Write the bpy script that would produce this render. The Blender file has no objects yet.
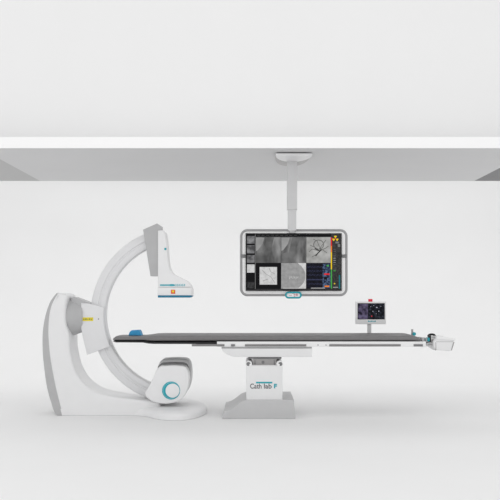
import bpy, bmesh, math, random
from mathutils import Vector, Matrix
random.seed(7)
C = bpy.context.scene.collection
PI = math.pi
F, D, EYE, VX, VY = 840.0, 8.0, 1.15, 250.0, 295.0     # lens in pixels, camera distance, eye height, vanishing point


def W(px, py, Y):
    """X, Z in metres of a measured point, at depth Y"""
    d = Y + D
    return ((px - VX) * d / F, EYE - (py - VY) * d / F)


def WL(pts, Y):
    return [W(a, b, Y) for a, b in pts]


# ------------------------------------------------------------------ materials
def mat(name, col, rough=0.45, metal=0.0, var=0.02, spec=0.4, scale=12.0, bump=0.0):
    m = bpy.data.materials.new(name); m.use_nodes = True
    nt = m.node_tree; b = nt.nodes['Principled BSDF']
    b.inputs['Roughness'].default_value = rough
    b.inputs['Metallic'].default_value = metal
    b.inputs['Specular IOR Level'].default_value = spec
    tc = nt.nodes.new('ShaderNodeTexCoord')
    n = nt.nodes.new('ShaderNodeTexNoise'); n.inputs['Scale'].default_value = scale
    n.inputs['Detail'].default_value = 3
    nt.links.new(tc.outputs['Object'], n.inputs['Vector'])
    r = nt.nodes.new('ShaderNodeValToRGB')
    a = [max(0, c * (1 - var)) for c in col]; z = [min(1, c * (1 + var)) for c in col]
    r.color_ramp.elements[0].color = (*a, 1); r.color_ramp.elements[1].color = (*z, 1)
    r.color_ramp.elements[0].position = .3; r.color_ramp.elements[1].position = .7
    nt.links.new(n.outputs['Fac'], r.inputs['Fac'])
    nt.links.new(r.outputs['Color'], b.inputs['Base Color'])
    if bump:
        bp = nt.nodes.new('ShaderNodeBump'); bp.inputs['Strength'].default_value = bump
        bp.inputs['Distance'].default_value = .002
        nt.links.new(n.outputs['Fac'], bp.inputs['Height']); nt.links.new(bp.outputs['Normal'], b.inputs['Normal'])
    return m


def glow(name, c0, c1=None, scale=8.0, lo=.35, hi=.65, strength=1.0, stretch=(1, 1, 1), detail=3):
    """a lit patch of a display: two tones mixed by procedural noise"""
    m = bpy.data.materials.new(name); m.use_nodes = True
    nt = m.node_tree; b = nt.nodes['Principled BSDF']
    b.inputs['Base Color'].default_value = (.004, .004, .004, 1)
    b.inputs['Roughness'].default_value = .35
    b.inputs['Specular IOR Level'].default_value = .05
    b.inputs['Emission Strength'].default_value = strength
    c1 = c1 or c0
    tc = nt.nodes.new('ShaderNodeTexCoord')
    mp = nt.nodes.new('ShaderNodeMapping'); mp.inputs['Scale'].default_value = stretch
    n = nt.nodes.new('ShaderNodeTexNoise'); n.inputs['Scale'].default_value = scale
    n.inputs['Detail'].default_value = detail
    r = nt.nodes.new('ShaderNodeValToRGB')
    r.color_ramp.elements[0].color = (*c0, 1); r.color_ramp.elements[1].color = (*c1, 1)
    r.color_ramp.elements[0].position = lo; r.color_ramp.elements[1].position = hi
    nt.links.new(tc.outputs['Object'], mp.inputs['Vector']); nt.links.new(mp.outputs['Vector'], n.inputs['Vector'])
    nt.links.new(n.outputs['Fac'], r.inputs['Fac'])
    nt.links.new(r.outputs['Color'], b.inputs['Emission Color'])
    return m


def s2l(v):
    v = v / 255.0
    return v / 12.92 if v <= .04045 else ((v + .055) / 1.055) ** 2.4


def rgb(r, g, b):
    return (s2l(r), s2l(g), s2l(b))


M = {}
M['shell'] = mat('studio white paint', (.86, .86, .86), .7, var=.006, spec=.1, scale=1.5)
M['upper'] = mat('upper wall paint', (.87, .87, .87), .7, var=.006, spec=.1, scale=1.5)
M['fascia'] = mat('fascia gloss white', (.97, .97, .97), .5, var=.004, spec=.1, scale=1.5)
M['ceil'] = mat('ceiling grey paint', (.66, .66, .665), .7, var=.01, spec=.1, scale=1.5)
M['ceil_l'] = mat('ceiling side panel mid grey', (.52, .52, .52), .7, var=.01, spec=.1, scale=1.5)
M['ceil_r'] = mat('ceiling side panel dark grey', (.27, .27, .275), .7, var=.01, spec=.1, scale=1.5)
M['white'] = mat('white enamel', (.80, .80, .805), .38, var=.008)
M['white2'] = mat('bright white enamel', (.86, .86, .86), .38, var=.008)
M['arc'] = mat('pale grey enamel', (.74, .74, .75), .35, var=.01)
M['groove'] = mat('groove grey', (.56, .56, .57), .45)
M['grey'] = mat('mid grey enamel', (.46, .46, .465), .42, var=.02)
M['lgrey'] = mat('light grey enamel', (.62, .62, .625), .42, var=.015)
M['dgrey'] = mat('dark grey plastic', (.20, .20, .205), .5)
M['base'] = mat('base grey enamel', (.53, .53, .535), .5, var=.015)
M['black'] = mat('black plastic', (.008, .008, .009), .5)
M['carbon'] = mat('carbon fibre black', (.006, .006, .007), .45)
M['pad'] = mat('grey vinyl pad', (.20, .195, .197), .6, var=.05, scale=30, spec=.25, bump=.15)
M['blue'] = mat('blue foam', (.03, .27, .52), .6, var=.06, scale=30)
M['teal'] = mat('teal plastic', (.02, .36, .43), .5)
M['dteal'] = mat('deep teal blue plastic', (.01, .17, .30), .45)
M['yellow'] = mat('yellow sticker', (.78, .66, .03), .6)
M['red'] = mat('red plastic', (.75, .02, .05), .4)
M['orange'] = mat('orange red sticker', (.78, .12, .03), .6)
M['ink'] = mat('dark print', (.10, .10, .11), .6)
M['frame'] = mat('frame grey', (.36, .36, .365), .4, var=.02)
M['bar'] = mat('bar grey', (.23, .225, .225), .45, var=.03)
M['steel'] = mat('grey steel', (.36, .35, .35), .4, metal=.2, var=.05)
M['pink'] = mat('pink print', (.62, .32, .34), .6)


# ------------------------------------------------------------------ mesh helpers
class MB:
    def __init__(self):
        self.bm = bmesh.new(); self.mats = []; self.cur = 0

    def use(self, key):
        m = M[key] if isinstance(key, str) else key
        if m not in self.mats:
            self.mats.append(m)
        self.cur = self.mats.index(m); return self

    def face(self, vs):
        try:
            f = self.bm.faces.new(vs); f.material_index = self.cur; return f
        except ValueError:
            return None

    def loops(self, rings, cap=True, closed=True):
        vr = [[self.bm.verts.new(p) for p in r] for r in rings]
        n = len(vr[0])
        for a, b in zip(vr, vr[1:]):
            for i in range(n if closed else n - 1):
                j = (i + 1) % n
                self.face((a[i], a[j], b[j], b[i]))
        if cap:
            self.face(vr[0][::-1]); self.face(vr[-1])
        return self

    def prism(self, poly, t0, t1, r=.004, axis='y', seg=3):
        """extrude an outline along an axis with rounded rims"""
        area = sum(p[0] * q[1] - q[0] * p[1] for p, q in zip(poly, poly[1:] + poly[:1]))
        if area < 0:
            poly = poly[::-1]
        n = len(poly); nrm = []
        for i in range(n):
            a, b, c = Vector(poly[i - 1]), Vector(poly[i]), Vector(poly[(i + 1) % n])
            e1 = (b - a).normalized(); e2 = (c - b).normalized()
            n1 = Vector((-e1.y, e1.x)); n2 = Vector((-e2.y, e2.x))
            m = n1 + n2
            m = m.normalized() if m.length > 1e-6 else n1
            k = max(.45, m.dot(n1)); nrm.append(m / k)

        def ring(inset, t):
            out = []
            for p, m in zip(poly, nrm):
                u, v = p[0] + m.x * inset, p[1] + m.y * inset
                out.append({'y': (u, t, v), 'z': (u, v, t), 'x': (t, u, v)}[axis])
            return out
        rings = []
        s = 1 if t1 > t0 else -1
        if r > 0:
            for k in range(seg + 1):
                a = k / seg * PI / 2
                rings.append(ring(r * (1 - math.sin(a)), t0 + s * r * (1 - math.cos(a))))
            for k in range(seg, -1, -1):
                a = k / seg * PI / 2
                rings.append(ring(r * (1 - math.sin(a)), t1 - s * r * (1 - math.cos(a))))
        else:
            rings = [ring(0, t0), ring(0, t1)]
        return self.loops(rings)

    def box(self, x0, x1, y0, y1, z0, z1, r=.002):
        return self.prism([(x0, z0), (x1, z0), (x1, z1), (x0, z1)], y0, y1, r, 'y', 2)

    def pbox(self, a, b, c, d, y0, y1, r=.002):
        """box whose front face spans the measured points (a,b)-(c,d) at depth y0"""
        x0, z1 = W(a, b, y0); x1, z0 = W(c, d, y0)
        return self.box(x0, x1, y0, y1, z0, z1, r)

    def cyl(self, c, rad, t0, t1, axis='y', n=40, r=.003, rad2=None):
        if rad2 is None:
            p = [(c[0] + rad * math.cos(i / n * 2 * PI), c[1] + rad * math.sin(i / n * 2 * PI)) for i in range(n)]
            return self.prism(p, t0, t1, r, axis, 2)

        def ring(t, R):
            o = []
            for i in range(n):
                u, v = c[0] + R * math.cos(i / n * 2 * PI), c[1] + R * math.sin(i / n * 2 * PI)
                o.append({'y': (u, t, v), 'z': (u, v, t), 'x': (t, u, v)}[axis])
            return o
        return self.loops([ring(t0, rad), ring(t1, rad2)])

    def loft(self, secs, n=32, e=4.0):
        """sections along X: (x, y_near, y_far, z_bottom, z_top); superellipse cross-section"""
        rings = []
        for x, ya, yb, za, zb in secs:
            r = []
            for i in range(n):
                a = (i + .5) / n * 2 * PI
                c, s = math.cos(a), math.sin(a)
                u = math.copysign(abs(c) ** (2 / e), c); v = math.copysign(abs(s) ** (2 / e), s)
                r.append((x, (ya + yb) / 2 + u * (yb - ya) / 2, (za + zb) / 2 + v * (zb - za) / 2))
            rings.append(r)
        return self.loops(rings)

    def tube(self, path, rad, n=12, closed=False):
        pts = [Vector(p) for p in path]; rings = []
        m = len(pts)
        for i, p in enumerate(pts):
            a = pts[i - 1] if (i or closed) else p
            b = pts[(i + 1) % m] if (i < m - 1 or closed) else p
            t = (b - a).normalized()
            up = Vector((0, 1, 0)) if abs(t.y) < .9 else Vector((0, 0, 1))
            s = t.cross(up).normalized(); w = s.cross(t).normalized()
            rings.append([p + rad * (math.cos(k / n * 2 * PI) * s + math.sin(k / n * 2 * PI) * w) for k in range(n)])
        if closed:
            rings.append(rings[0])
        self.loops(rings, cap=not closed)
        if closed:
            bmesh.ops.remove_doubles(self.bm, verts=self.bm.verts, dist=1e-6)
        return self

    def flat(self, pts, y):
        """a small flat print facing the camera side, pts (x,z)"""
        area = sum(p[0] * q[1] - q[0] * p[1] for p, q in zip(pts, pts[1:] + pts[:1]))
        if area < 0:
            pts = pts[::-1]
        self.face([self.bm.verts.new((x, y, z)) for x, z in pts]); return self

    def print_px(self, a, b, c, d, y):
        x0, z0 = W(a, b, y); x1, z1 = W(c, d, y)
        return self.flat([(x0, z0), (x1, z0), (x1, z1), (x0, z1)], y)

    def build(self, name, parent=None, smooth=35):
        me = bpy.data.meshes.new(name)
        bmesh.ops.recalc_face_normals(self.bm, faces=[f for f in self.bm.faces])
        self.bm.to_mesh(me); self.bm.free()
        for m in self.mats:
            me.materials.append(m)
        if smooth:
            for p in me.polygons:
                p.use_smooth = True
            me.set_sharp_from_angle(angle=math.radians(smooth))
        o = bpy.data.objects.new(name, me); C.objects.link(o)
        if parent:
            o.parent = parent
            top = parent
            off = Vector((0, 0, 0))
            while top:
                off += top.location; top = top.parent
            me.transform(Matrix.Translation(-off))
        return o


def thing(name, label, cat, loc):
    o = bpy.data.objects.new(name, None); C.objects.link(o)
    o.empty_display_size = .1
    o.location = loc; o['label'] = label; o['category'] = cat
    return o


def tag(o, label, cat, group=None):
    o['label'] = label; o['category'] = cat
    if group:
        o['group'] = group
    return o


def structure(o):
    o['kind'] = 'structure'; return o


def spl(pts, n=6):
    """smooth open curve through the points"""
    out = []
    for i in range(len(pts) - 1):
        p0 = Vector(pts[max(0, i - 1)]); p1 = Vector(pts[i]); p2 = Vector(pts[i + 1]); p3 = Vector(pts[min(len(pts) - 1, i + 2)])
        for k in range(n):
            t = k / n
            v = .5 * ((2 * p1) + (p2 - p0) * t + (2 * p0 - 5 * p1 + 4 * p2 - p3) * t * t + (3 * p1 - p0 - 3 * p2 + p3) * t ** 3)
            out.append((v.x, v.y))
    out.append(tuple(pts[-1])); return out


def text_mesh(name, body, x, z, y, height, width, mt, parent, depth=.0012, bold=.012):
    cu = bpy.data.curves.new(name, 'FONT'); cu.body = body; cu.extrude = .02; cu.size = 1; cu.offset = bold
    o = bpy.data.objects.new(name, cu); C.objects.link(o)
    dg = bpy.context.evaluated_depsgraph_get(); dg.update()
    me = bpy.data.meshes.new_from_object(o.evaluated_get(dg))
    bpy.data.objects.remove(o)
    xs = [v.co.x for v in me.vertices]; ys = [v.co.y for v in me.vertices]
    sx = width / (max(xs) - min(xs)); sy = height / (max(ys) - min(ys)); bx, by = min(xs), min(ys)
    top = parent; off = Vector((0, 0, 0))
    while top:
        off += top.location; top = top.parent
    for v in me.vertices:
        v.co = Vector((x + (v.co.x - bx) * sx, y + (-v.co.z) * depth / .02, z + (v.co.y - by) * sy)) - off
    me.materials.clear(); me.materials.append(mt)
    p = bpy.data.objects.new(name, me); C.objects.link(p); p.parent = parent
    return p


# ------------------------------------------------------------------ the setting
CZ = 2.49                       # ceiling underside
YF, YB = -.343, 1.87            # front lip and back wall
XL, XR = -2.466, 2.635
HW = 9.0
SW = 3.4                        # half width of the hanging ceiling slab
b = MB().use('shell')
R = 2.2                         # cove between floor and the wall far behind
YW = 5.0
prof = [(-12, 0)] + [(YW - R + R * math.sin(a), R - R * math.cos(a)) for a in [i / 32 * PI / 2 for i in range(33)]]
b.loops([[(x, y, z) for y, z in [(-12, -.1)] + prof + [(YW, 3.3), (YW + .12, 3.3), (YW + .12, -.1)]] for x in (-HW, HW)])
fl = structure(b.build('floor'))
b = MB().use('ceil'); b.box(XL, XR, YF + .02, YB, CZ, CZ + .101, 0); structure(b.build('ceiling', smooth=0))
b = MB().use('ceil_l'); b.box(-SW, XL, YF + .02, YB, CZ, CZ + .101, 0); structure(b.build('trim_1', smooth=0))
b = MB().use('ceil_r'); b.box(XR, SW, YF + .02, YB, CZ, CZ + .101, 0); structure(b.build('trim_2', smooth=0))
b = MB().use('fascia'); b.box(-SW, SW, YF, YF + .02, CZ, CZ + .101, .002); structure(b.build('trim_3', smooth=0))
b = MB().use('upper'); b.box(-SW, SW, YF + .30, YF + .42, CZ + .101, 4.15, 0); structure(b.build('wall_upper', smooth=0))

# ------------------------------------------------------------------ C-arm
AY = .20                        # plane of the arm
arm = thing('x_ray_c_arm', 'white floor-standing x-ray C-arm with a large half ring around the table head', 'medical scanner',
            (W(62, 416, 0)[0] + .1, AY, 0))
Y0, Y1 = 0.0, .40
back = spl([(62, 416), (55, 388), (50, 362), (48, 345), (47.3, 330), (48.5, 314), (51.5, 303), (57, 293.2)], 6)
topc = spl([(57, 293.2), (61, 292.9), (65.4, 294.2), (67.2, 296)], 4)[1:]
col = spl([(67.4, 298), (66, 305), (65.2, 316), (66.2, 326), (69, 335), (70, 350), (74, 367), (81.5, 380.5), (93, 390),
           (107, 395), (125, 398), (150, 401), (160, 402)], 6)
outline = WL(back + topc + col + [(160, 416.2)], Y0)
outline = [(x, max(z, 0.001)) for x, z in outline]
b = MB().use('white'); b.prism(outline, Y0, Y1, .026, 'y', 5)
b.prism([(x, max(z, .001)) for x, z in WL([(62, 416), (60.2, 409), (160, 409), (160, 416.2)], Y0)], Y0 + .002, Y1 - .002, .003)
# the foot: a rounded plate that swells out of the spine
def fx(px, Y=0.2): return (px - 250) * (Y + D) / F
near = [(112, .03), (128, .02), (140, -.005), (149, -.07), (158, -.19), (168, -.29), (178, -.325), (188, -.30), (197, -.20), (203.5, -.03), (206.8, .12)]
near = spl([(fx(u), v) for u, v in near], 4)
plan = near + [(x, .4 - y) for x, y in reversed(near)]
def inset(poly, d):
    out = []
    n = len(poly)
    for i in range(n):
        a, c, e = Vector(poly[i - 1]), Vector(poly[i]), Vector(poly[(i + 1) % n])
        t = (e - a).normalized(); out.append((c.x - t.y * d, c.y + t.x * d))
    return out
b.loops([[(x, y, z + (0 if z < .02 else .02 * min(0, fx(196) - x) )) for x, y in inset(plan, d)] for d, z in
         ((.004, .001), (0, .005), (0, .034), (.006, .050), (.018, .064), (.036, .074), (.060, .081), (.09, .085), (.13, .088))])
stand = b.build('stand', arm, 40)
outer = spl([(61, 416.2), (55.2, 413.8), (50.8, 402), (46.4, 385), (43.4, 362), (42.3, 345), (43, 328), (46, 313), (50.5, 301), (56.6, 292.9)], 5)
inner = spl([(58.5, 294.5), (53, 303), (50, 314), (49, 330), (49.6, 345), (51.6, 362), (56.6, 388), (63.6, 416)], 5)
b = MB().use('grey')
b.prism([(x, max(z, .001)) for x, z in WL(outer + inner, .008)], .008, Y1 - .008, .006, 'y', 3)
o = b.build('back_cover', arm); o['label'] = 'curved mid grey back cover'
# swivel collar (axis across) and carriage
cx, cz = W(66, 316.5, AY)
b = MB().use('grey')
rr = 19.3 * (D + AY) / F
def ring(t, R, n=48, sy=.92):
    return [(t, AY + sy * R * math.cos(i / n * 2 * PI), cz + R * math.sin(i / n * 2 * PI)) for i in range(n)]
xa, xb = W(67, 0, AY)[0], W(84.5, 0, AY)[0]
b.loops([ring(xa - .02, rr * .99), ring(xa + .02, rr), ring(xa + .07, rr * .97), ring(xb - .012, rr * .80), ring(xb, rr * .77)])
b.prism(WL([(71, 297.6), (74, 297.0), (90.5, 303.3), (88, 308), (71, 308)], .10), .10, .30, .006)
o = b.build('swivel_collar', arm); o['label'] = 'round grey swivel collar'
ACX, ACY = 179.7, 315.5
def arcp(r, deg): return (ACX + r * math.cos(math.radians(deg)), ACY - r * math.sin(math.radians(deg)))
car = [(81, 303), (90, 303.6), (99.5, 306.2)] + [arcp(76.2, a) for a in range(174, 206, 3)] + [(87, 355), (83.6, 341), (81.2, 330)]
b = MB().use('arc'); b.prism(WL(car, .09), .09, .262, .006, 'y', 3)
carr = b.build('arc_carriage', arm)
b = MB().use('yellow')
b.pbox(82.6, 317.4, 93.2, 321, .0892, .092, .0003)
b.use('ink')
for k, (u, w) in enumerate([(83.4, 1.0), (85.2, 1.5), (87.4, .8), (89.0, 1.2), (90.8, 1.0)]):
    b.print_px(u, 318.5 if k % 2 else 318.8, u + w, 319.7, .0888)
o = b.build('warning_label', carr); o['label'] = 'small yellow warning sticker'
b = MB().use('dgrey'); c0 = W(98.5, 319, .09); b.cyl(c0, .006, .087, .093, 'y', 16, .001); b.build('screw', carr)
# the arc
s_ = (D + AY - .06) / F
ax, az = W(ACX - .9, ACY, AY - .06)
def arc_section():
    y0, y1 = AY - .068, AY + .068
    h = .010
    ro, ri = 88.6 * s_, 73.6 * s_
    g1, g2 = 79.2 * s_, 81.0 * s_
    g3, g4 = 84.4 * s_, 85.2 * s_
    return [(ri, y0 + .012), (ri + .004, y0 + .004), (ri + .012, y0), (g1 - .004, y0), (g1, y0 + h), (g2, y0 + h), (g2 + .004, y0 + .002),
            (g3, y0 + .003), (g3 + .002, y0 + .006), (g4, y0 + .007), (ro - .012, y0 + .009), (ro - .004, y0 + .014), (ro, y0 + .024), (ro, y1 - .03),
            (ro - .004, y1 - .02), (ro - .016, y1 - .012), (g2, y1), (ri + .012, y1), (ri + .004, y1 - .004), (ri, y1 - .012)]
sec = arc_section()
b = MB().use('arc')
rings = []
for k in range(73):
    a = math.radians(112 + (256 - 112) * k / 72)
    rings.append([(ax + r * math.cos(a), y, az + r * math.sin(a)) for r, y in sec])
b.loops(rings)
b.build('arc', arm, 28)
# tube housing at the bottom of the arc
yt = -.06
fr = spl([(145.2, 392.5), (150, 384), (154, 375.5), (157, 369), (160, 366.4)], 4) + spl([(161, 366), (172, 365.4), (183, 366), (187, 368.8), (188.8, 374)], 4) + \
     spl([(189.2, 380), (188.2, 388), (184.4, 396), (178, 401.3), (166, 404), (154, 402.2), (147, 398), (144.9, 394.6)], 4)
b = MB().use('white'); b.prism(WL(fr, yt), yt, .115, .014, 'y', 4)
tube = b.build('tube_housing', arm, 40)
x, z = W(167, 386, 0.1)
b = MB().use('dgrey')  # dark grey strip stands in for the shade in the housing gap
b.prism([(max(x, W(157, 0, .1)[0]) + .004, z + .024 if z > .3 else z + .004) for x, z in WL([((u - 168) * .985 + 168, v) for u, v in fr], .02)], .105, .15, .003)
b.build('seam_shade', tube)
b = MB().use('lgrey')
rear = [(u, v - 4.6 * min(1, max(0, (392 - v) / 18))) for u, v in fr]
rw = []
for x, z in WL(rear, yt):
    rw.append((x + .004, z + .006))
rw = [(max(x, W(157, 0, .13)[0]), z) for x, z in rw]
b.prism(rw, .14, .40, .03, 'y', 4)
o = b.build('rear_housing', tube, 40); o['label'] = 'rounded light grey rear housing'
# dial: teal disc, white disc set off to the right
c1 = W(171.1, 390.5, yt); c2 = W(172.6, 390.6, yt)
k_ = (D + yt) / F
b = MB().use('teal'); b.cyl(c1, 9.0 * k_, yt - .004, yt + .02, 'y', 56, .001)
b.use('white')
for ring_r, cnt in ((8.1, 40),):
    for i in range(cnt):
        a = i / cnt * 2 * PI
        p = (c1[0] + ring_r * k_ * math.cos(a), c1[1] + ring_r * k_ * math.sin(a))
        if math.hypot(p[0] - c2[0], p[1] - c2[1]) > 7.5 * k_:
            b.flat([(p[0] + .0022 * math.cos(t * PI / 3), p[1] + .0022 * math.sin(t * PI / 3)) for t in range(6)], yt - .0045)
b.use('white'); b.cyl(c2, 7.0 * k_, yt - .008, yt + .02, 'y', 56, .002)
o = b.build('dial', tube); o['label'] = 'round white dial with a teal crescent rim'
# bracket and detector at the top of the arc
b = MB().use('grey')
br = [(143, 229.6), (157, 223.4), (161, 226), (161, 276), (150.4, 276)]
b.prism(WL(br, .07), .07, .25, .004, 'y', 2)
o = b.build('detector_bracket', arm); o['label'] = 'wedge-shaped mid grey bracket'
yd = .05
det = [(157.8, 287.2), (157.8, 230.6)] + spl([(162.6, 230), (165, 233), (166.6, 243), (167.8, 257), (169, 266.5), (172.5, 273), (178.5, 276.8), (186, 280.4), (190.3, 284.4), (191.2, 287.2)], 5)
b = MB().use('white'); b.prism(WL(det, yd), yd, .27, .008, 'y', 3)
det_o = b.build('detector', arm, 40)
b = MB().use('white')
lo = [(157.6, 287.5), (191.4, 287.5), (192, 289), (192, 295.4), (157.6, 295.4)]
b.prism(WL(lo, yd - .006), yd - .006, .28, .006, 'y', 3)
b.build('detector_plate', det_o)
b = MB().use('dteal')
lo = [(157.8, 295.4), (191.8, 295.4), (191.4, 296.7), (189.5, 297.6), (157.8, 297.6)]
b.prism(WL(lo, yd - .005), yd - .005, .28, .003, 'y', 2)
o = b.build('bumper_strip', det_o); o['label'] = 'deep blue bumper strip along the bottom'
b = MB().use('teal')
b.pbox(160, 284.4, 173.5, 285.8, yd - .0012, yd + .006, .0003)
c = W(172, 285.1, yd)
b.prism([(c[0] + .032 * math.cos(i / 20 * 2 * PI), c[1] + .010 * math.sin(i / 20 * 2 * PI)) for i in range(20)], yd - .0016, yd + .006, .0003)
for i in range(6):
    u = 175.2 + i * 1.7
    p = [(u, 284), (u + .8, 284), (u + 1.6, 285.1), (u + .8, 286.2), (u, 286.2), (u + .8, 285.1)]
    b.prism(WL(p, yd - .001), yd - .001, yd + .006, 0)
o = b.build('emblem', det_o); o['label'] = 'teal bar and chevron marking'
b = MB().use('teal'); b.cyl(W(165.4, 249, yd), .011, yd - .004, yd + .02, 'y', 20, .001)
o = b.build('button', det_o); o['label'] = 'small teal button'
b = MB().use('orange'); b.pbox(170.9, 289.7, 175.2, 293.8, yd - .008, yd, .0005)
b.use('yellow'); b.cyl(W(173.1, 291.4, yd - .009), .011, yd - .010, yd, 'y', 16, .0005)
o = b.build('indicator', det_o); o['label'] = 'square orange-red sticker with a yellow centre'

# ------------------------------------------------------------------ patient table
TN, TF = -.12, .42
def tx(px, Y=TN): return (px - 250) * (Y + D) / F
table = thing('patient_table', 'long x-ray patient table with black top on white column and grey floor base', 'medical table', (tx(259), .13, 0))
# floor base
yb0, yb1 = -.21, .48
sw = spl([(223.8, 411.5), (229, 410.2), (235, 406.5), (240.5, 402.3), (246.5, 400)], 5)
pb = sw + [(294, 400), (295.4, 419), (222, 419)]
b = MB().use('base'); b.prism([(x, max(z, .001)) for x, z in WL(pb, yb0)], yb0, yb1, .004, 'y', 2)
base = b.build('floor_base', table); base['label'] = 'mid grey swept floor base'
# column
yc = -.19
colp = [(246.2, 399.8), (246.2, 366.5), (250, 366), (279, 366), (282.6, 366.5), (282.6, 399.8)]
b = MB().use('white')
x0, zt = W(246.2, 365.5, yc); x1, zb = W(282.6, 400.2, yc)
b.prism([(x0, zb), (x1, zb), (x1, zt - .01), (x1 - .01, zt), (x0 + .01, zt), (x0, zt - .01)], yc, .34, .006, 'y', 3)
colo = b.build('column', table)
for side, u in ((0, 248.9), (1, 279.7)):
    b = MB().use('white'); c = W(u, 364.2, yc)
    b.cyl(c, .030, yc + .003, .33, 'y', 32, .003)
    b.use('dgrey'); b.cyl((c[0] + (.006 if side else -.004), c[1] + .002), .019, yc - .001, yc + .02, 'y', 24, .002)
    b.use('white2'); c3 = W(u + (-1.2 if side else 1.6), 365, yc); b.cyl(c3, .012, yc - .002, yc + .02, 'y', 20, .001)
    o = b.build('roller_end', colo); o['label'] = 'round roller end with dark cap'
b = MB().use('steel')
b.pbox(252.5, 358.5, 276.5, 367, -.12, .28, .003)
b.use('dgrey'); b.cyl(W(263, 362.2, -.12), .014, -.126, -.1, 'y', 20, .002)
for u in (254.6, 273.9):
    b.use('dgrey'); b.pbox(u, 360, u + .8, 366, -.123, -.1, .0005)
b.build('lift_neck', colo)
# print on the column
b = MB().use('teal'); b.pbox(256, 381.8, 272.4, 383.4, yc - .0012, yc + .004, .0003)
o = b.build('emblem', colo); o['label'] = 'teal bar above the lettering'
x, z = W(250.1, 388.6, yc)
t = text_mesh('lettering', 'Cath', x, z, yc - .0006, 5.0 * (D + yc) / F, 11.4 * (D + yc) / F, M['ink'], colo); t['label'] = 'dark grey lettering'
x, z = W(264, 388.6, yc)
t = text_mesh('lettering', 'lab', x, z, yc - .0006, 5.0 * (D + yc) / F, 7.6 * (D + yc) / F, M['ink'], colo); t['label'] = 'dark grey lettering'
x, z = W(274.0, 388.4, yc)
t = text_mesh('letter_mark', 'F', x, z, yc - .0006, 4.6 * (D + yc) / F, 3.0 * (D + yc) / F, M['teal'], colo, bold=.05); t['label'] = 'teal letter mark'
# carriage under the top
yp = -.15
pl = [(222, 348.6), (312, 348.6), (312, 357), (235, 357)] + spl([(233, 356.8), (227.5, 354.6), (223.2, 351.5), (222.1, 349.4)], 4)
b = MB().use('white'); b.prism(WL(pl, yp), yp, .43, .004, 'y', 2)
b.use('dgrey'); b.pbox(248.5, 356.9, 281.5, 358.8, -.13, .30, .002)
und = b.build('support_frame', table)
b = MB().use('grey'); b.pbox(221.5, 346.9, 311.8, 348.7, -.135, .42, .001)
b.build('slide_plate', table)
# black top
zt_, zb_ = .712, .690
b = MB().use('carbon')
b.loft([(tx(111), .02, .26, .704, .716), (tx(114), -.02, .31, .698, .718), (tx(142), -.035, .32, .697, .718), (tx(148), -.10, .40, .691, .712), (tx(153), TN, TF, .689, .712),
        (tx(216), TN, TF, .687, .712), (tx(416), TN, TF, .687, .712), (tx(421), TN, .2, .689, .712)], 24, 8)
top = b.build('tabletop', table, 40); top['label'] = 'thin black carbon tabletop'
# white rail down each long side
for ya, yb in ((TN - .03, TN + .0), (TF - .0, TF + .03)):
    b = MB().use('white2')
    x0 = tx(217, ya); x1 = tx(426, ya)
    zb, zt = W(0, 346.8, ya)[1], W(0, 341.6, ya)[1]
    b.prism([(x0, zb), (x1, zb), (x1, zt), (x0, zt)], ya, yb, .002)
    rail = b.build('side_rail', table); rail['label'] = 'white side rail'
    f0 = ya - .010 if ya < 0 else yb - .003
    f1 = ya + .003 if ya < 0 else yb + .010
    for (u0, u1, mk) in ((192, 224.5, 'bar'), (231, 235, 'dgrey'), (245, 306, 'bar'), (329, 400, 'bar'), (413, 422, 'dgrey')):
        b = MB().use(mk)
        b.box(tx(u0), tx(u1), f0, f1 if u0 > 200 else f1, W(0, 346.3, ya)[1], W(0, 344.2, ya)[1], .001)
        if u0 == 245:
            b.use('dgrey')
            for q in (262, 279):
                b.box(tx(q), tx(q + 1.0), f0 - .001, f1, W(0, 346.3, ya)[1], W(0, 344.2, ya)[1], .0005)
        o = b.build('accessory_bar', rail); o['label'] = 'grey accessory bar on the rail'
    for u in (318, 326):
        b = MB().use('dgrey'); c = ((u - 250) * (D + ya) / F, W(0, 345, ya)[1])
        b.cyl(c, .005, f0 + .004, f1, 'y', 14, .0005); b.build('bolt', rail)
# end bracket which carries the console
b = MB().use('white')
b.box(tx(421.5), tx(425.6), TN - .0, .34, .660, .71, .004)
b.use('grey'); b.pbox(421.9, 337.8, 424.6, 341.8, -.05, .16, .003)
b.build('end_bracket', table)

# mattress
b = MB().use('pad')
b.loft([(tx(109.8), .06, .22, .7185, .730), (tx(111), .02, .26, .7185, .740), (tx(113.5), -.02, .31, .7185, .756), (tx(117), -.03, .315, .7185, .760), (tx(142), -.035, .32, .7185, .760), (tx(147.5), -.08, .37, .714, .765),
        (tx(153), TN, TF, .7125, .772), (tx(160), TN, TF, .7125, .774), (tx(411), TN, TF, .7125, .774), (tx(413.5), TN, .40, .7125, .772), (tx(416), TN, .28, .7125, .765), (tx(419), TN, .10, .7125, .752), (tx(420.5), TN, .02, .7125, .738), (tx(421), TN + .02, -.02, .715, .728)], 40, 5)
mt = b.build('mattress', None, 45)
tag(mt, 'long thin grey vinyl mattress lying on the patient table', 'mattress')
# blue head rest
b = MB().use('blue')
hb = [(128.6, 335.6), (129.4, 332.4), (131, 330.6), (138.6, 330.2), (140, 331.8), (141.2, 335.6)]
hz = .7605
hp = []
for u, v in hb:
    x, z = W(u, v, .06)
    hp.append((x, z))
zmin = min(z for x, z in hp)
hp = [(x, z - zmin + hz) for x, z in hp]
b.prism(hp, .05, .21, .008, 'y', 3)
hr = b.build('head_rest', None, 40)
tag(hr, 'small blue foam head rest at the left end of the mattress', 'cushion')

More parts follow.
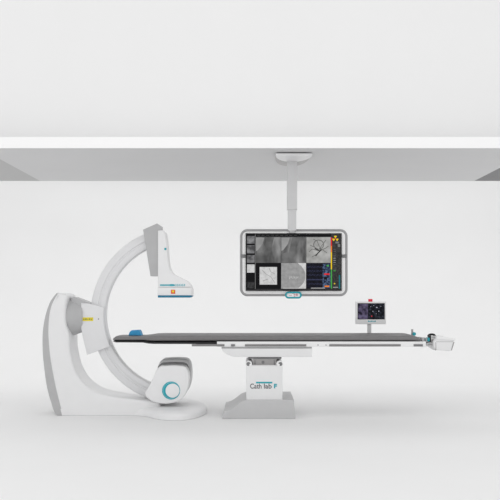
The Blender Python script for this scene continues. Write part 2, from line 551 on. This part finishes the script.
# small grip standing at the far right corner of the table
zr = W(0, 341.6, TF)[1]
grip = thing('rail_clamp', 'small grey post with teal knob clamped to the right end of the table rail', 'clamp', (tx(412.3, .44), .44, zr))
b = MB().use('steel'); yk = .44
x0 = tx(411.3, yk); x1 = tx(413.1, yk)
b.box(x0, x1, yk - .012, yk + .012, zr + .001, W(0, 329.2, yk)[1], .003)
b.build('post', grip)
b = MB().use('teal'); c = W(414.2, 333.9, yk - .02)
b.cyl(c, .017, yk - .035, yk + .012, 'y', 24, .004)
b.box(x0, c[0], yk - .01, yk + .008, c[1] - .01, c[1] + .01, .002)
o = b.build('knob', grip); o['label'] = 'teal knob'

# control console at the right end
yq = -.10
con = thing('control_console', 'white control box with joystick hung on the right end of the patient table', 'controller', (tx(440), .0, W(0, 351, yq)[1]))
b = MB().use('white')
bx = spl([(433.5, 341.5), (434.2, 347.5), (437.5, 350.2)], 3) + [(449, 351.2), (451.6, 350.6), (454.2, 342.2), (455, 339.8), (437, 337.8)]
b.prism(WL(bx, yq), yq, .20, .006, 'y', 3)
body = b.build('housing', con, 40)
b = MB().use('steel'); b.pbox(435.6, 342.4, 436.2, 350.4, yq - .0015, yq + .01, .0005)
b.pbox(436.2, 341.6, 453, 342.0, yq - .0012, yq + .01, .0003)
e = [(451.0, 350.4), (452.0, 350.4), (454.6, 342.2), (453.2, 342.2)]
b.prism(WL(e, yq - .002), yq - .002, .19, .001)
b.build('edge_trim', body)
# sloped key panel on top
b = MB().use('white2')
pnl = [(436.2, 337.4), (437, 336.2), (446, 337.2), (455.2, 339.2), (455.4, 340.4), (437, 339.0)]
b.prism(WL(pnl, yq - .01), yq - .01, .22, .003, 'y', 2)
keyp = b.build('key_panel', con)
for i in range(5):
    for j in range(3):
        b = MB().use('lgrey'); xk = tx(439.5 + 3.0 * i, 0.05)
        yy = yq + .04 + .085 * j
        zz = W(0, 336.65 + .215 * (439.5 + 3 * i - 437), yq)[1]
        b.box(xk - .010, xk + .010, yy, yy + .045, zz - .008, zz + .005, .002)
        b.build('key', keyp)
# bracket arms
b = MB().use('lgrey')
arm1 = spl([(426.5, 343.5), (429, 342.2), (432, 341.6), (434.5, 341.4)], 4) + spl([(435.5, 350.4), (433, 349), (430, 346.9), (427, 346.2)], 4)
b.prism(WL(arm1, -.04), -.04, .10, .004, 'y', 2)
b.use('white'); b.pbox(427.8, 339.2, 434.6, 343.2, -.02, .12, .003)
b.use('steel'); b.pbox(428.2, 344.2, 433.6, 345.2, -.046, -.03, .001)
b.use('grey'); b.pbox(425.6, 338.2, 428.5, 341.6, -.05, .16, .003)
b.use('steel'); b.pbox(430.6, 339.4, 433.2, 342.8, -.05, -.01, .002)
b.build('bracket', con)
b = MB().use('black')
path = spl([(427.9, 336.6), (429, 335), (431.5, 334.3), (434, 334.8), (435.6, 336.6)], 4)
b.tube([(W(u, v, .02)[0], .02, W(u, v, .02)[1]) for u, v in path], .0095, 12)
b.pbox(429.6, 335.4, 431.2, 342, -.07, .02, .003)
jo = b.build('joystick', con); jo['label'] = 'black arched joystick grip'
b = MB().use('teal'); b.pbox(427.9, 337.8, 429.7, 341.4, -.075, .012, .003)
o = b.build('grip_button', jo); o['label'] = 'teal button on the grip'

# small monitor on the far rail
ym = .46
mon = thing('control_monitor', 'small white monitor with red top button standing on a post behind the table', 'monitor', (tx(370.5, ym), ym, zr))
b = MB().use('white')
b.pbox(355.7, 301.6, 386, 324.2, ym - .03, ym + .02, .008)
ho = b.build('housing', mon)
b = MB().use('lgrey'); b.pbox(367.6, 323.5, 371.4, 336, ym - .008, ym + .02, .004)
b.box(tx(366.5, ym), tx(372.5, ym), ym - .012, ym + .03, zr + .0005, zr + .02, .003)
b.build('post', mon)
b = MB().use('red'); b.pbox(368.4, 299, 372.6, 301.8, ym - .012, ym + .006, .005)
o = b.build('emergency_button', ho); o['label'] = 'red stop button'
ysm = ym - .032
G = dict(
    sk=glow('display black', rgb(8, 8, 12)),
    m1=glow('display violet picture', rgb(28, 25, 40), rgb(112, 102, 132), 26, .35, .75),
    m2=glow('display dark picture', rgb(10, 12, 18), rgb(58, 62, 74), 55, .45, .75),
    m3=glow('display violet bar', rgb(100, 94, 122)),
    sp=glow('display white dots', rgb(210, 210, 225)),
    rd=glow('display red', rgb(220, 40, 45)), gr=glow('display green', rgb(70, 160, 70)), yl=glow('display yellow', rgb(235, 200, 30)),
    org=glow('display orange', rgb(240, 130, 40)),
    x0=glow('display xray grey', rgb(78, 78, 78), rgb(140, 140, 140), 5.0, .35, .68, 1, (2.2, 1, .9)),
    x1=glow('display xray light', rgb(140, 140, 140), rgb(160, 160, 160), 30, .3, .7),
    x2=glow('display angiogram', rgb(146, 146, 144), rgb(184, 184, 182), 12, .3, .7),
    x3=glow('display pale plate', rgb(185, 185, 185), rgb(212, 212, 212), 40, .3, .7),
    x4=glow('display thumbnail', rgb(70, 70, 72), rgb(150, 150, 152), 14, .35, .65),
    x5=glow('display dark toolbar', rgb(38, 38, 38), rgb(60, 60, 62), 60, .4, .6),
    x6=glow('display dark vessel', rgb(30, 30, 30)), x7=glow('display mid vessel', rgb(104, 104, 102)),
    w0=glow('display navy chart', rgb(10, 10, 18), rgb(24, 26, 42), 60, .4, .7),
    w1=glow('display blue trace', rgb(66, 70, 100)), w2=glow('display teal', rgb(30, 110, 120)), w3=glow('display light line', rgb(190, 190, 190)),
    w4=glow('display steel blue panel', rgb(20, 26, 48), rgb(86, 108, 140), 50, .4, .65),
    p0=glow('display charcoal panel', rgb(44, 44, 44), rgb(68, 68, 68), 60, .4, .7), p1=glow('display mid grey', rgb(120, 120, 120)))
b = MB().use('black'); b.pbox(357.6, 303.2, 384.8, 319.4, ysm, ym, .001)
b.use(G['m1']).print_px(358.2, 303.8, 368, 318.9, ysm - .0005)
b.use(G['m2']).print_px(368, 303.8, 384.2, 318.9, ysm - .0005)
b.use(G['m3']).print_px(359, 315.5, 367.5, 316.6, ysm - .0009)
b.use(G['sp'])
for u, v, w in ((376.4, 307, .9), (372.6, 311, .6), (378.4, 310.8, .7), (373.4, 305.4, .5), (380.6, 306, .5), (376, 313.4, .4), (370.5, 306.4, .4)):
    b.print_px(u, v, u + w, v + w, ysm - .0009)
b.use(G['rd']).print_px(371.2, 315.8, 372.2, 316.6, ysm - .0009)
b.build('screen', ho)
b = MB().use('teal')
for i in range(7):
    b.print_px(368 + i * 1.15, 320.9 if i % 3 else 320.5, 368.85 + i * 1.15, 321.9, ym - .0306)
o = b.build('emblem', ho); o['label'] = 'small teal marking under the screen'

# ------------------------------------------------------------------ ceiling monitor
YM = .25
xm = tx(292, YM)
big = thing('ceiling_monitor', 'large wide monitor in a grey tube frame hanging from the ceiling', 'monitor', (xm, YM, CZ))
def half(hw, ya, yb_, e, n=28):
    return [(xm + hw * math.copysign(abs(math.cos(PI * i / n)) ** (2 / e), math.cos(PI * i / n)), ya + (yb_ - ya) * max(0, math.sin(PI * i / n)) ** (2 / e)) for i in range(n + 1)]
b = MB().use('steel'); b.prism(half(.168, -.06, .66, 2.6), CZ - .012, CZ - .0005, .002, 'z', 2)
plo = b.build('mounting_plate', big); plo['label'] = 'grey half-round ceiling plate'
b = MB().use('white'); b.prism(half(.172, -.13, .25, 2.0), CZ - .034, CZ - .010, .006, 'z', 3)
b.build('ceiling_cover', big)
b = MB().use('lgrey'); zc = W(0, 210, YM)[1]
b.box(tx(287.2, YM - .045), tx(297.2, YM - .045), YM - .045, YM + .045, zc, CZ - .011, .006)
b.build('upper_column', big)
b = MB().use('lgrey'); b.pbox(288.0, 209, 296.3, 230.6, YM - .036, YM + .036, .005)
b.build('lower_column', big)
b = MB().use('grey'); b.pbox(289.4, 230, 295.0, 233.2, YM - .03, YM + .03, .006)
b.build('column_foot', big)
# tube frame
b = MB().use('frame')
x0, z1 = W(241.2, 230.3, YM); x1, z0 = W(346.4, 295.0, YM); rc = .062
pth = []
for cx_, cz_, a0 in ((x1 - rc, z1 - rc, 0), (x0 + rc, z1 - rc, 90), (x0 + rc, z0 + rc, 180), (x1 - rc, z0 + rc, 270)):
    for k in range(9):
        a = math.radians(a0 + k * 90 / 8); pth.append((cx_ + rc * math.cos(a), YM, cz_ + rc * math.sin(a)))
b.tube(pth, .0125, 12, True)
b.build('frame', big, 60)
b = MB().use('fascia'); rp = .05  # added panel, its white imitates a bright halo around the screen
pp = []
for cx_, cz_, a0 in ((x1 - rp, z1 - rp, 0), (x0 + rp, z1 - rp, 90), (x0 + rp, z0 + rp, 180), (x1 - rp, z0 + rp, 270)):
    for k in range(7):
        a = math.radians(a0 + k * 15); pp.append((cx_ + rp * math.cos(a), cz_ + rp * math.sin(a)))
b.prism(pp, YM - .004, YM + .008, .002)
o = b.build('halo_panel', big); o['label'] = 'added white panel imitating a bright halo around the screen'
for u in ((240.8, 247), (341, 346.8)):
    b = MB().use('dgrey'); b.pbox(u[0], 254.4, u[1], 257.6, YM - .018, YM + .014, .003); b.build('side_bracket', big)
# screen, drawn as lit patches
ys = YM - .035
b = MB().use('black'); b.pbox(245.6, 233.2, 341.8, 290.9, ys, YM - .003, .002)
def P(k, a, bb, c, d, lv=1):
    b.use(G[k]).print_px(a, bb, c, d, ys - .0004 * lv)
P('x5', 246.4, 234, 341, 289.6, 1)
P('sk', 246.4, 234, 255.4, 289.4, 2)
for t0, t1, k in ((236, 243.6, 'x4'), (245.2, 253.4, 'x4'), (255, 262.8, 'x4'), (264.4, 272.6, 'x3')):
    P(k, 247, t0, 254.6, t1, 3)
P('x5', 247.4, 282, 254.4, 288.4, 3); P('p1', 255.0, 234.6, 255.5, 289, 3)
P('sk', 255.8, 234.3, 331, 236.4, 2)
for i in range(9):
    P('p0', 257 + i * 4.6, 235, 260.2 + i * 4.6, 235.8, 3)
P('x0', 255.8, 237.2, 281, 262.8, 3); P('x0', 281.3, 237.2, 306.2, 262.8, 3)
P('x2', 306.4, 237.2, 330.6, 262.8, 3)
P('sk', 255.8, 263, 281, 289, 3); P('x3', 259.6, 267, 277, 284.6, 4)
P('x1', 281.2, 263, 306, 288.6, 3)
P('w0', 306.2, 263.4, 330.6, 288.6, 3)
def poly(k, pts, lv):
    b.use(G[k]).flat(WL(pts, ys - .0004 * lv), ys - .0004 * lv)
# bone shading of the two chest pictures
G['xd'] = glow('display xray dark band', rgb(70, 70, 70), rgb(112, 112, 112), 9, .3, .7)
G['xl'] = glow('display xray pale band', rgb(132, 132, 132), rgb(158, 158, 158), 9, .3, .7)
for o_ in (0, 25.3):
    poly('xd', [(267 + o_, 237.4), (274 + o_, 237.4), (271 + o_, 250), (268 + o_, 262.6), (261 + o_, 262.6), (264 + o_, 250)], 4)
    poly('xl', [(256 + o_, 237.6), (264.5 + o_, 237.6), (262.5 + o_, 244), (258 + o_, 250), (256 + o_, 251)], 4)
    poly('xd', [(256 + o_, 254), (262 + o_, 252), (266 + o_, 258), (267 + o_, 262.6), (256 + o_, 262.6)], 5)
# angiogram vessels
def stroke(k, pts, w, lv):
    q = [Vector(p) for p in pts]
    for a_, c_ in zip(q, q[1:]):
        n_ = Vector((-(c_ - a_).y, (c_ - a_).x)).normalized() * w / 2
        poly(k, [tuple(a_ + n_), tuple(c_ + n_), tuple(c_ - n_), tuple(a_ - n_)], lv)
stroke('x7', [(318.6 + 5 * math.cos(i / 16 * 2 * PI), 244.6 + 4.6 * math.sin(i / 16 * 2 * PI)) for i in range(17)], .8, 4)
for pts in ([(319, 251), (312, 249), (309, 252)], [(319, 251), (326, 248), (328.6, 246)], [(313, 239), (317, 241), (320, 248)], [(326, 240), (323, 244), (320, 248)],
            [(310, 245), (314, 247), (318, 249)], [(312, 257), (317, 254)], [(323, 250), (327, 253)]):
    stroke('x7', pts, .6, 5)
stroke('x6', [(315.6, 256), (318, 253), (320.4, 250.6), (322, 249.4)], 1.0, 6)
stroke('x6', [(314.6, 248.6), (318, 250), (320.4, 251.4)], .8, 7); stroke('x6', [(320, 248), (320.2, 251.4)], .7, 8)
# line pattern of the pale plates
for pts in ([(262, 270), (266, 274), (271, 277), (275, 283)], [(269, 268), (271, 272), (275, 274)], [(263, 281), (268, 279)]):
    stroke('x1', pts, .5, 5)
0 and stroke('x2', [(281 + 21 * math.cos(i / 10 * PI / 2 - PI / 4), 276 + 15 * math.sin(i / 10 * PI / 2 - PI / 4)) for i in range(11)], .6, 4)
for k in range(6):
    stroke('x3', [(289.5 + k * 1.6, 279 - (k % 2)), (290.1 + k * 1.6, 276.4)], .4, 4)
for sg in (-1, 1):
    poly('x3', [(306, 275.8 + sg * 12.8), (298, 275.8 + sg * 12.8)] + [(280 + 25.6 * math.cos(a / 10), 275.8 + sg * 17.5 * math.sin(a / 10)) for a in (8, 6, 4, 2, 0)] + [(306, 275.8)], 4)
P('w3', 283, 287.8, 306, 288.6, 4)
# chart page
for r_, vv in enumerate((267, 271, 275, 279.4, 284)):
    for k in range(11):
        u = 307.6 + k * 1.36
        stroke('w1', [(u, vv + (.5 if k % 2 else -.4)), (u + .7, vv + (-.6 if k % 2 else .3))], .35, 4)
P('w4', 322.6, 263.8, 330.4, 288, 4)
P('w1', 306.6, 279.6, 322.4, 280.1, 5); P('gr', 326.6, 265, 329, 266.4, 5); P('rd', 324, 273.4, 329.6, 274.9, 5)
P('sk', 324, 277, 327, 279.6, 5); P('org', 324.6, 285.6, 329.2, 287, 5); P('w3', 311, 287.8, 325, 288.4, 5)
# colour scale
n_ = 24
for i in range(n_):
    t_ = i / (n_ - 1)
    k = 'rd' if t_ < .16 else 'org' if t_ < .3 else 'yl' if t_ < .62 else 'gr'
    P(k, 330.8, 237.4 + 51 * i / n_, 332, 237.4 + 51 * (i + 1.02) / n_, 6)
P('p0', 332.2, 234.4, 341, 289.4, 5)
# trefoil
for a0 in (90, 210, 330):
    cx_, cz_ = 335.4, 238.6
    poly('yl', [(cx_ + .5 * math.cos(math.radians(a0)), cz_ - .5 * math.sin(math.radians(a0)))] +
         [(cx_ + 3.0 * math.cos(math.radians(a0 + t)), cz_ - 2.9 * math.sin(math.radians(a0 + t))) for t in (-32, -16, 0, 16, 32)], 7)
P('rd', 334.8, 238, 336, 239.2, 8)
P('p1', 335.4, 241.6, 338.8, 243.4, 7); P('p1', 337.8, 244, 340.2, 247, 7)
for i in range(10):
    P('x4', 333.4, 249 + i * 2.2, 335.6, 249.7 + i * 2.2, 7); P('x5', 336.6, 249 + i * 2.2, 339.8, 250 + i * 2.2, 7)
P('gr', 333.4, 270.4, 335.6, 271.2, 8); P('w2', 338.8, 275, 340.2, 288.6, 8); P('yl', 334, 283, 335.2, 284.2, 8); P('w3', 333, 287, 338, 287.5, 8)
b.build('screen', big)
# handle under the screen
b = MB().use('dgrey'); b.pbox(292.2, 289.6, 294.6, 293.6, YM - .025, YM - .005, .002)
b.build('handle_stub', big)
yh = YM - .022
hc = W(293.4, 295.1, yh); hw, hh = .048, .026
def stad(hw, hh, n=10):
    p = []
    for s, a0 in ((1, -90), (-1, 90)):
        for k in range(n + 1):
            a = math.radians(a0 + 180 * k / n); p.append((hc[0] + s * hw + hh * math.cos(a), hc[1] + hh * math.sin(a)))
    return p
b = MB().use('white2'); b.prism(stad(hw, hh), yh, YM + .01, .003)
hd = b.build('handle', big); hd['label'] = 'white oval touch handle with a teal rim'
b = MB().use('teal'); b.tube([(x, yh - .001, z) for x, z in stad(hw, hh)], .0085, 10, True)
b.build('handle_rim', hd, 60)
b = MB().use('pink'); y_ = yh - .0008
for u, v, w, h in ((288.8, 295, 3, .6), (293.6, 294, 1.8, 1.0), (295.8, 293.8, 2, 2.2), (293.8, 295.6, 1.4, 1)):
    b.print_px(u, v, u + w, v + h, y_)
o = b.build('handle_print', hd); o['label'] = 'faint pink print'

# ------------------------------------------------------------------ light
w = bpy.data.worlds.new('World'); bpy.context.scene.world = w; w.use_nodes = True
w.node_tree.nodes['Background'].inputs['Color'].default_value = (1, 1, 1, 1)
w.node_tree.nodes['Background'].inputs['Strength'].default_value = .955


def area(name, loc, target, sx, sy, power, col=(1, 1, 1)):
    l = bpy.data.lights.new(name, 'AREA'); l.shape = 'RECTANGLE'; l.size = sx; l.size_y = sy; l.energy = power; l.color = col
    o = bpy.data.objects.new(name, l); C.objects.link(o); o.location = loc
    o.rotation_euler = (Vector(target) - Vector(loc)).to_track_quat('-Z', 'Y').to_euler()
    return o


area('added front fill', (-1.2, -9.5, 2.9), (0, .4, 1.0), 5, 1.8, 50)  # unseen fill added behind the camera to light the front of the set
area('added wall fill', (0, 2.7, 3.9), (0, 4.6, 1.2), 8, .8, 3)  # added lamp hidden above the slab, brightens the far wall
area('added floor fill', (0, 4.3, 3.7), (0, .2, 0), 7, 1.2, 34)  # added backlight out of view, lifts the floor under the slab

cam = bpy.data.cameras.new('camera'); co = bpy.data.objects.new('camera', cam); C.objects.link(co)
co.location = (0, -D, EYE); co.rotation_euler = (PI / 2, 0, 0)
cam.sensor_width = 36; cam.lens = 36 * F / 500; cam.shift_y = (VY - 250) / 500
cam.clip_end = 200
sc = bpy.context.scene; sc.camera = co
sc.view_settings.view_transform = 'Standard'; sc.view_settings.look = 'None'
sc.view_settings.exposure = 0; sc.view_settings.gamma = 1; sc.view_settings.use_curve_mapping = False
